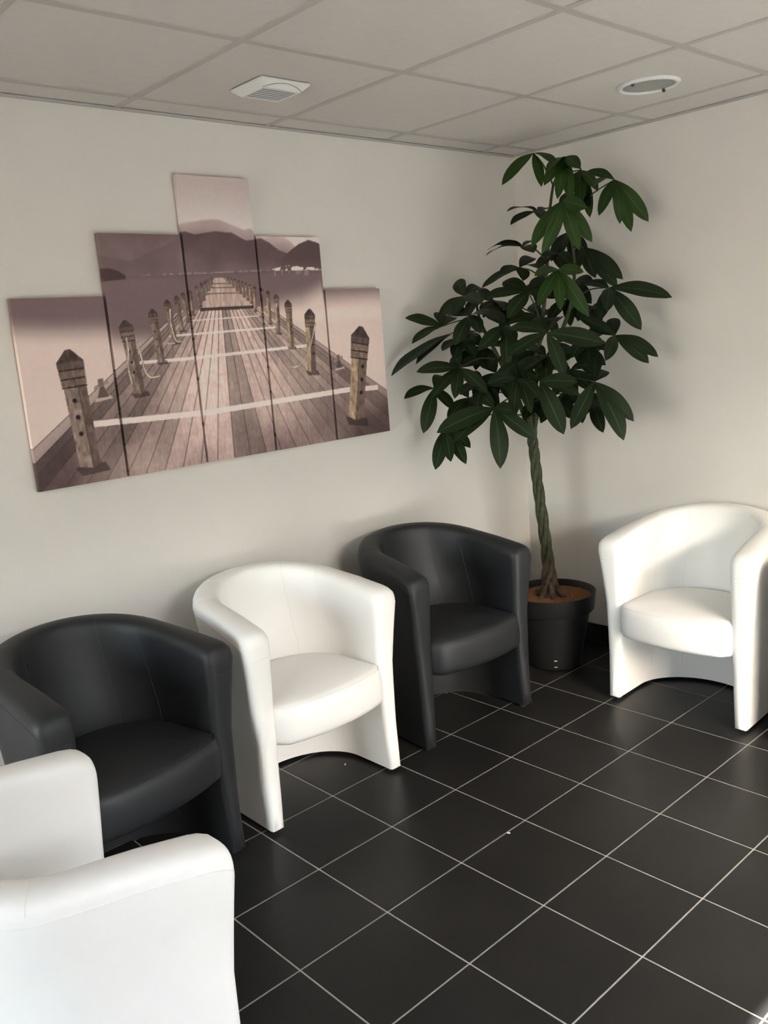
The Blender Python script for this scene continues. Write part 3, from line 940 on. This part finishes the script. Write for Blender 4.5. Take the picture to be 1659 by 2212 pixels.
# tree: each leaf is (hub, tilt, leaflet tips), metres
LEAVES = [((-0.395, -0.421, 2.267), 0.6, [(-0.539, -0.364, 2.145), (-0.461, -0.506, 2.119), (-0.428, -0.564, 2.188)]), ((-0.321, -0.528, 2.237), 0.6, [(-0.475, -0.529, 2.119), (-0.404, -0.541, 2.067), (-0.354, -0.57, 2.055), (-0.4, -0.654, 2.166), (-0.491, -0.562, 2.164)]), ((-0.205, -0.524, 2.193), 0.6, [(-0.348, -0.557, 2.071), (-0.296, -0.572, 2.036), (-0.232, -0.579, 1.995), (-0.266, -0.644, 2.088), (-0.387, -0.555, 2.179)]), ((-0.188, -0.674, 2.129), 0.55, [(-0.318, -0.679, 1.985), (-0.224, -0.717, 1.95), (-0.197, -0.753, 1.915), (-0.143, -0.801, 1.95), (-0.377, -0.689, 2.09), (-0.169, -0.525, 2.193)]), ((-0.475, -0.618, 2.043), 0.8, [(-0.625, -0.569, 1.873), (-0.597, -0.596, 1.844), (-0.48, -0.694, 1.846), (-0.441, -0.727, 1.873), (-0.518, -0.762, 1.995)]), ((-0.385, -0.43, 2.029), 0.1, [(-0.575, -0.413, 2.032), (-0.569, -0.423, 1.978), (-0.226, -0.363, 2.06), (-0.509, -0.532, 1.986)]), ((-0.495, -0.425, 1.889), 0.1, [(-0.685, -0.395, 1.883), (-0.683, -0.38, 1.86), (-0.324, -0.378, 1.922), (-0.588, -0.55, 1.852)]), ((-0.127, -0.393, 1.959), 0.8, [(-0.272, -0.401, 1.835), (-0.265, -0.453, 1.859), (-0.168, -0.459, 1.791), (-0.173, -0.516, 1.852)]), ((-0.165, -0.493, 1.88), 0.6, [(-0.093, -0.643, 1.734), (-0.113, -0.627, 1.702), (-0.222, -0.59, 1.745), (-0.304, -0.531, 1.762)]), ((-0.553, -0.641, 1.774), 0.85, [(-0.692, -0.638, 1.642), (-0.628, -0.699, 1.617), (-0.52, -0.756, 1.587), (-0.594, -0.789, 1.752), (-0.737, -0.664, 1.752)]), ((-0.477, -0.387, 1.808), 0.35, [(-0.647, -0.319, 1.737), (-0.652, -0.421, 1.781), (-0.59, -0.492, 1.748), (-0.312, -0.337, 1.857), (-0.518, -0.537, 1.785)]), ((-0.3, -0.707, 1.692), 0.75, [(-0.175, -0.921, 1.637), (-0.258, -0.828, 1.516), (-0.43, -0.778, 1.597), (-0.259, -0.561, 1.726), (-0.431, -0.745, 1.567)]), ((-0.565, -0.497, 1.697), 0.55, [(-0.744, -0.408, 1.688), (-0.54, -0.345, 1.758), (-0.724, -0.51, 1.602), (-0.399, -0.457, 1.764), (-0.581, -0.652, 1.665)]), ((-0.597, -0.172, 1.711), 0.6, [(-0.506, -0.057, 1.793), (-0.762, -0.169, 1.626), (-0.431, -0.127, 1.751), (-0.648, -0.32, 1.673), (-0.738, -0.234, 1.632)]), ((-0.695, -0.286, 1.623), 0.6, [(-0.661, -0.128, 1.651), (-0.834, -0.317, 1.511), (-0.776, -0.408, 1.551), (-0.564, -0.203, 1.694), (-0.729, -0.442, 1.617)]), ((-0.711, -0.138, 1.589), 0.45, [(-0.846, -0.05, 1.64), (-0.886, -0.123, 1.53), (-0.558, -0.072, 1.628), (-0.649, -0.053, 1.656)]), ((-0.644, -0.13, 1.556), 0.2, [(-0.952, -0.051, 1.405), (-0.809, -0.06, 1.441), (-0.701, -0.277, 1.532)]), ((-0.623, -0.418, 1.573), 0.65, [(-0.79, -0.406, 1.485), (-0.676, -0.458, 1.397), (-0.714, -0.532, 1.499), (-0.43, -0.435, 1.602), (-0.568, -0.278, 1.636)]), ((-0.676, -0.666, 1.532), 0.7, [(-0.564, -0.854, 1.479), (-0.677, -0.74, 1.358), (-0.85, -0.605, 1.459), (-0.698, -0.501, 1.566), (-0.512, -0.62, 1.592), (-0.594, -0.541, 1.594)]), ((-0.329, -0.749, 1.498), 0.75, [(-0.248, -0.897, 1.403), (-0.29, -0.879, 1.381), (-0.476, -0.797, 1.407), (-0.206, -0.66, 1.572), (-0.298, -0.604, 1.559), (-0.361, -0.6, 1.585)]), ((-0.773, -0.283, 1.413), 0.65, [(-0.955, -0.207, 1.416), (-0.927, -0.259, 1.307), (-0.886, -0.348, 1.299), (-0.767, -0.423, 1.309), (-0.67, -0.171, 1.468), (-0.594, -0.261, 1.433)]), ((-0.785, -0.138, 1.331), 0.5, [(-0.965, -0.133, 1.306), (-0.869, -0.137, 1.149), (-0.826, -0.275, 1.248), (-0.647, -0.059, 1.377)]), ((-0.735, -0.559, 1.361), 0.65, [(-0.923, -0.559, 1.36), (-0.829, -0.606, 1.214), (-0.787, -0.658, 1.23), (-0.776, -0.695, 1.284), (-0.652, -0.428, 1.388)]), ((-0.702, -0.642, 1.346), 0.7, [(-0.69, -0.739, 1.139), (-0.658, -0.799, 1.289), (-0.68, -0.805, 1.341), (-0.673, -0.487, 1.371), (-0.543, -0.595, 1.411)]), ((-0.482, -0.746, 1.322), 0.7, [(-0.461, -0.863, 1.089), (-0.42, -0.885, 1.16), (-0.607, -0.713, 1.149), (-0.458, -0.593, 1.354), (-0.358, -0.674, 1.42), (-0.315, -0.693, 1.357)]), ((-0.811, -0.491, 1.25), 0.7, [(-0.853, -0.543, 1.017), (-0.737, -0.634, 1.122), (-0.981, -0.417, 1.137), (-1.037, -0.381, 1.181), (-0.743, -0.356, 1.303), (-0.869, -0.637, 1.246)]), ((-0.769, -0.179, 1.158), 0.7, [(-0.769, -0.283, 1.007), (-0.859, -0.185, 0.991), (-0.841, -0.263, 1.027), (-0.784, -0.327, 1.081)]), ((-0.364, -0.65, 1.23), 0.6, [(-0.43, -0.747, 1.111), (-0.529, -0.679, 1.161), (-0.442, -0.778, 1.196)]), ((-0.455, -0.434, 1.247), 0.6, [(-0.568, -0.531, 1.185), (-0.612, -0.478, 1.182), (-0.531, -0.563, 1.204), (-0.632, -0.471, 1.273)]), ((-0.246, -0.487, 1.45), 0.6, [(-0.23, -0.636, 1.375), (-0.288, -0.603, 1.336), (-0.415, -0.523, 1.393), (-0.051, -0.502, 1.452), (-0.439, -0.489, 1.455)]), ((-0.546, -0.218, 1.488), 0.6, [(-0.718, -0.224, 1.425), (-0.676, -0.284, 1.398), (-0.603, -0.34, 1.39), (-0.579, -0.374, 1.484), (-0.488, -0.077, 1.546)]), ((-0.62, -0.353, 1.377), 0.6, [(-0.791, -0.36, 1.311), (-0.732, -0.41, 1.254), (-0.665, -0.469, 1.262), (-0.551, -0.218, 1.428)]), ((-0.181, -0.412, 1.666), 0.6, [(-0.344, -0.423, 1.573), (-0.278, -0.495, 1.55), (-0.222, -0.538, 1.567), (-0.246, -0.55, 1.657), (-0.111, -0.275, 1.699)]), ((-0.408, -0.342, 1.459), 0.6, [(-0.568, -0.348, 1.365), (-0.515, -0.42, 1.351), (-0.442, -0.478, 1.374), (-0.351, -0.198, 1.493)]), ((-0.312, -0.562, 1.255), 0.6, [(-0.493, -0.58, 1.214), (-0.417, -0.639, 1.147), (-0.373, -0.699, 1.224)]), ((-0.639, -0.202, 1.274), 0.6, [(-0.8, -0.22, 1.201), (-0.76, -0.273, 1.182), (-0.702, -0.333, 1.206), (-0.559, -0.069, 1.306)]), ((-0.346, -0.397, 1.597), 0.5, [(-0.519, -0.425, 1.544), (-0.417, -0.521, 1.519), (-0.164, -0.369, 1.623), (-0.266, -0.271, 1.657)]), ((-0.142, -0.514, 1.626), 0.5, [(-0.31, -0.555, 1.57), (-0.246, -0.612, 1.541), (-0.203, -0.652, 1.618)]), ((-0.252, -0.415, 1.863), 0.35, [(-0.426, -0.44, 1.802), (-0.33, -0.542, 1.805), (-0.359, -0.518, 1.786), (-0.421, -0.467, 1.849)]), ((-0.427, -0.191, 1.684), 0.5, [(-0.383, -0.052, 1.733), (-0.527, -0.289, 1.589), (-0.505, -0.323, 1.638), (-0.583, -0.251, 1.639)]), ((-0.654, -0.497, 1.419), 0.6, [(-0.827, -0.507, 1.356), (-0.777, -0.554, 1.309), (-0.698, -0.615, 1.308), (-0.691, -0.649, 1.404), (-0.593, -0.354, 1.449)]), ((-0.469, -0.623, 1.372), 0.65, [(-0.628, -0.648, 1.286), (-0.557, -0.698, 1.244), (-0.496, -0.758, 1.287), (-0.269, -0.635, 1.378), (-0.417, -0.478, 1.394)]), ((-0.704, -0.345, 1.347), 0.6, [(-0.877, -0.37, 1.313), (-0.829, -0.409, 1.25), (-0.753, -0.465, 1.242), (-0.742, -0.499, 1.334), (-0.641, -0.201, 1.374)]), ((-0.475, -0.551, 1.242), 0.65, [(-0.635, -0.586, 1.172), (-0.576, -0.638, 1.145), (-0.52, -0.686, 1.175), (-0.291, -0.519, 1.238)]), ((-0.42, -0.264, 1.655), 0.5, [(-0.6, -0.274, 1.616), (-0.532, -0.329, 1.535), (-0.46, -0.398, 1.565), (-0.245, -0.224, 1.668)]), ((-0.155, -0.434, 1.74), 0.6, [(-0.319, -0.455, 1.652), (-0.262, -0.504, 1.616), (-0.206, -0.557, 1.64), (-0.214, -0.575, 1.728)]), ((-0.312, -0.36, 1.75), 0.45, [(-0.48, -0.392, 1.684), (-0.424, -0.44, 1.641), (-0.38, -0.492, 1.687), (-0.142, -0.31, 1.767)]), ((-0.29, -0.582, 1.486), 0.6, [(-0.457, -0.617, 1.422), (-0.396, -0.669, 1.387), (-0.342, -0.72, 1.439), (-0.113, -0.545, 1.524)]), ((-0.656, -0.186, 1.534), 0.5, [(-0.818, -0.231, 1.491), (-0.781, -0.264, 1.451), (-0.712, -0.321, 1.458), (-0.487, -0.14, 1.543)]), ((-0.182, -0.477, 2.106), 0.6, [(-0.353, -0.516, 2.042), (-0.303, -0.548, 1.99), (-0.262, -0.601, 2.033), (-0.259, -0.609, 2.087)]), ((-0.584, -0.587, 1.439), 0.6, [(-0.759, -0.614, 1.396), (-0.691, -0.672, 1.341), (-0.635, -0.725, 1.383), (-0.394, -0.573, 1.441), (-0.519, -0.449, 1.477)])]
STEMS = [[(-0.396, -0.353, 1.071), (-0.389, -0.359, 1.185), (-0.382, -0.392, 1.429), (-0.354, -0.417, 1.664), (-0.346, -0.438, 1.86), (-0.333, -0.45, 2.044), (-0.32, -0.461, 2.137)], [(-0.396, -0.353, 1.071), (-0.396, -0.42, 1.288), (-0.365, -0.488, 1.483), (-0.299, -0.52, 1.654), (-0.254, -0.507, 1.829), (-0.255, -0.479, 1.986)], [(-0.399, -0.35, 1.071), (-0.491, -0.348, 1.277), (-0.56, -0.313, 1.444), (-0.592, -0.258, 1.586), (-0.581, -0.227, 1.666)], [(-0.396, -0.353, 1.071), (-0.525, -0.438, 1.261), (-0.562, -0.499, 1.399), (-0.522, -0.535, 1.528)]]
TRUNK = [(-0.357, -0.387, 0.318), (-0.357, -0.387, 0.43), (-0.365, -0.381, 0.563), (-0.376, -0.371, 0.717), (-0.387, -0.361, 0.869), (-0.392, -0.356, 0.997), (-0.396, -0.353, 1.071), (-0.394, -0.354, 1.133)]

# ------------------------------------------------------------------ potted tree with braided trunk
PC = Vector((-0.350, -0.394, 0))
plant = empty('potted_tree', PC)
tag(plant, 'tall braided-trunk tree with drooping hand-shaped leaves in a black pot, in the corner', 'plant')
def rel(p): return Vector(p) - PC
prof = [(.0001, .0), (.116, .0), (.121, .004), (.169, .258), (.170, .262), (.186, .266), (.190, .272), (.197, .346), (.198, .350), (.193, .351), (.190, .348), (.183, .275), (.172, .27), (.160, .262)]
V, F = lathe_geo(prof, 64)
pot = mesh_obj('pot', V, F, M['pot'], plant, True, 40)
toward = (Vector((CAM.x, CAM.y, 0)) - PC).normalized()
ang = math.atan2(toward.y, toward.x)
for z in (.020, .052):  # two small white marks low on the pot
    r = interp(z, [.004, .258], [.121, .169]) + .0006
    V, F = box_geo(-.001, .0012, -.007, .007, -.0022, .0022)
    ca, sa = math.cos(ang + .02), math.sin(ang + .02)
    V = [(r * ca + x * ca - y * sa, r * sa + x * sa + y * ca, z + zz) for x, y, zz in V]
    mesh_obj('white_mark', V, F, M['plastic_white'], pot)
# gritty top dressing, slightly uneven
V, F = [(0, 0, .330)], []
nr_, na = 14, 72
rng = random.Random(3)
for i in range(1, nr_ + 1):
    for k in range(na):
        a = 2 * math.pi * k / na; r = .186 * i / nr_
        V.append((r * math.cos(a), r * math.sin(a), .330 - .010 * (i / nr_) ** 2 + rng.uniform(-.0016, .0016)))
for k in range(na):
    F.append((0, 1 + k, 1 + (k + 1) % na))
for i in range(nr_ - 1):
    for k in range(na):
        b = 1 + i * na
        F.append((b + k, b + na + k, b + na + (k + 1) % na, b + (k + 1) % na))
tag(mesh_obj('soil', V, F, M['soil'], plant, True), 'rust-brown clay grit filling the pot', kind=None)
# braided trunk
tp = smooth_path([rel(p) for p in TRUNK], 90)
ns_ = 4
for s in range(ns_):
    pts, rad = [], []
    for i, p in enumerate(tp):
        f = i / (len(tp) - 1)
        ph = 2 * math.pi * s / ns_ + f * 2 * math.pi * 2.6
        hr = .0165 + .020 * max(0, 1 - f / .22) ** 1.6 - .004 * f
        wob = 1 + .12 * math.sin(9 * f + s * 1.7)
        pts.append(p + Vector((math.cos(ph), math.sin(ph), 0)) * hr * wob)
        rad.append((.0142 + .007 * max(0, 1 - f / .25) ** 1.3 - .0035 * f) * (1 + .06 * math.sin(31 * f + s)))
    V, F = tube_geo(pts, rad, 10)
    mesh_obj('braided_stem', V, F, M['bark'], plant, True)
rb = tp[0]
for k in range(7):                       # surface roots flaring from the base
    a = 2 * math.pi * k / 7 + .35
    d = Vector((math.cos(a), math.sin(a), 0))
    pts = [rb + Vector((0, 0, .085)) + d * .022, rb + Vector((0, 0, .045)) + d * .034, rb + Vector((0, 0, .020)) + d * (.050 + .008 * (k % 3)), rb + Vector((0, 0, -.002)) + d * (.070 + .01 * (k % 2)), rb + Vector((0, 0, -.012)) + d * .088]
    V, F = tube_geo(smooth_path(pts, 10), [.012, .013, .013, .013, .012, .0115, .011, .010, .009, .007], 8)
    mesh_obj('root', V, F, M['bark'], plant, True)
stem_pts = []
for st_ in STEMS:
    p = smooth_path([rel(q) for q in st_], 26)
    V, F = tube_geo(p, [.0125 - .0075 * i / 25 for i in range(26)], 8)
    mesh_obj('branch', V, F, M['bark'], plant, True)
    stem_pts += p[5:]

def leaflet(parent, hub, tip, face, young, rnd):
    ax = tip - hub; L = ax.length; t = ax / L
    cam_d = (CAM - PC - hub).normalized()
    nrm = Vector((0, 0, 1)) * (1 - face) + cam_d * face + Vector((rnd.uniform(-.3, .3), rnd.uniform(-.3, .3), rnd.uniform(-.15, .3)))
    nrm = nrm - t * nrm.dot(t)
    nrm = nrm.normalized() if nrm.length > 1e-3 else t.orthogonal().normalized()
    sd_ = t.cross(nrm)
    arch = L * rnd.uniform(.05, .12)
    hw = L * rnd.uniform(.175, .215) * (1.0 if L > .17 else 1.2) * (.85 if young else 1.0)
    ru, rv = 4, 11
    V, F, UV = [], [], []
    ph = rnd.uniform(0, 6)
    for i in range(rv + 1):
        f = i / rv
        wv = (f ** .95) * (1 - f) ** .78 / .376
        w = hw * max(wv, .035 if i < rv else 0.02)
        c = hub + t * (L * f) + nrm * (arch * 4 * f * (1 - f)) * .8 - Vector((0, 0, 1)) * (.02 * L * f * f)
        for j in range(ru + 1):
            u = -1 + 2 * j / ru
            wave = .05 * w * math.sin(5.5 * 2 * f + ph + (1.5 if u > 0 else 0)) * abs(u)
            p = c + sd_ * (u * w) + nrm * (abs(u) * w * .26 - (u * u) * w * .10 + wave)
            V.append(p); UV.append((u, f))
    for i in range(rv):
        for j in range(ru):
            a = i * (ru + 1) + j
            F.append((a, a + 1, a + ru + 2, a + ru + 1))
    o = mesh_obj('leaflet', V, F, M['leaf_young' if young else 'leaf'], parent, True)
    uvl = o.data.uv_layers.new(name='UVMap')
    for lp in o.data.loops:
        uvl.data[lp.index].uv = UV[lp.vertex_index]
    return o
for li, (hub, face, tips) in enumerate(LEAVES):
    rnd = random.Random(100 + li)
    hp = rel(hub)
    cand = [p for p in stem_pts if p.z < hp.z + .02] or stem_pts
    base = min(cand, key=lambda p: (p - hp).length + .35 * abs((hp.z - p.z) - .10))
    young = li in (0, 1, 2, 3, 4, 9)
    mid = (base + hp) / 2 + Vector((0, 0, .05 * (hp - base).length + .01))
    V, F = tube_geo(smooth_path([base, mid, hp], 10), [.0042 - .0018 * k / 9 for k in range(10)], 6)
    for k in range(1):
        b = len(V)
    lf = mesh_obj('leaf', V, F, M['petiole'], plant, True)
    for tip in tips:
        leaflet(lf, hp, rel(tip), face, young, rnd)

# ------------------------------------------------------------------ ceiling extractor
fan = empty('extractor_fan', (-1.7315, -0.427, H))
tag(fan, 'square white plastic extractor vent with slats on the ceiling above the pictures', 'vent')
bw, bd, lw, ld, dr = .0925, .0840, .070, .062, -.024
V = [(-bw, -bd, 0), (bw, -bd, 0), (bw, bd, 0), (-bw, bd, 0), (-bw, -bd, -.006), (bw, -bd, -.006), (bw, bd, -.006), (-bw, bd, -.006), (-lw, -ld, dr), (lw, -ld, dr), (lw, ld, dr), (-lw, ld, dr)]
iw, idp = lw - .006, ld - .006
V += [(-iw, -idp, dr), (iw, -idp, dr), (iw, idp, dr), (-iw, idp, dr), (-iw, -idp, dr + .014), (iw, -idp, dr + .014), (iw, idp, dr + .014), (-iw, idp, dr + .014)]
F = [(0, 1, 2, 3)]
for l in (0, 4, 8, 12):
    for k in range(4):
        F.append((l + k, l + 4 + k, l + 4 + (k + 1) % 4, l + (k + 1) % 4))
hs = mesh_obj('housing', V, F, M['plastic_white'], fan)
box('dark_core', (-iw, iw, -idp, idp, dr + .0022, dr + .0030), M['plastic_dark'], fan)
n_sl = 7
for k in range(n_sl):
    y = -idp + (k + .5) * 2 * idp / n_sl
    Vs, Fs = box_geo(-iw, iw, y - .0036, y + .0036, dr + .0002, dr + .0014)
    mesh_obj('slat', Vs, Fs, M['plastic_white'], fan)
pts = []                                   # arched moulding over the sloping side
for k in range(15):
    u = -1 + 2 * k / 14
    f = .80 * (1 - u * u)
    yy = -ld - (bd - ld) * f; zz = dr + (-.006 - dr) * f
    pts.append((u * (lw + .008), yy - .001, zz - .001))
V, F = tube_geo(pts, .0016, 6)
mesh_obj('arched_moulding', V, F, M['angle'], fan, True)

# ------------------------------------------------------------------ round recessed ceiling fitting
sp = empty('ceiling_downlight', (-0.536, -1.043, H))
tag(sp, 'round recessed ceiling fitting with grey disc and two dark clips near the corner', 'ceiling light')
V, F = lathe_geo([(.090, .0030), (.090, -.004), (.096, -.007), (.104, -.006), (.109, -.001), (.109, .0030)], 64)
mesh_obj('trim_ring', V, F, M['plastic_white'], sp, True, 40)
V, F = lathe_geo([(.0001, -.0015), (.05, -.0015), (.0905, -.0005)], 64)
mesh_obj('diffuser_disc', V, F, M['grille'], sp, True)
for a in (math.radians(176), math.radians(-4)):
    c, s = math.cos(a), math.sin(a)
    V, F = lathe_geo([(.0001, -.013), (.005, -.013), (.006, -.010), (.006, -.002)], 12, .092 * c, .092 * s)
    mesh_obj('clip', V, F, M['plastic_dark'], sp, True, 40)

# ------------------------------------------------------------------ crumbs on the floor
for (x, y, L, rz, lab) in ((-1.652, -0.388, .016, .6, 'tiny white paper scrap on the floor under the white middle chair'),
                           (-1.617, -1.148, .012, 2.0, 'tiny pale crumb on a floor tile in mid floor')):
    V, F = [], []
    top = [(-.5, -.12), (-.1, -.22), (.35, -.10), (.5, .06), (.1, .2), (-.35, .14)]
    for z, k in ((0.0002, 1), (.0022, .8)):
        for a, b in top: V.append((a * L * k, b * L * k, z))
    F = [tuple(reversed(range(6))), tuple(range(6, 12))] + [(k, (k + 1) % 6, 6 + (k + 1) % 6, 6 + k) for k in range(6)]
    o = mesh_obj('paper_scrap', V, F, M['scrap'])
    o.location = (x, y, 0); o.rotation_euler = (0, 0, rz)
    tag(o, lab, 'scrap', 'crumbs on the floor')
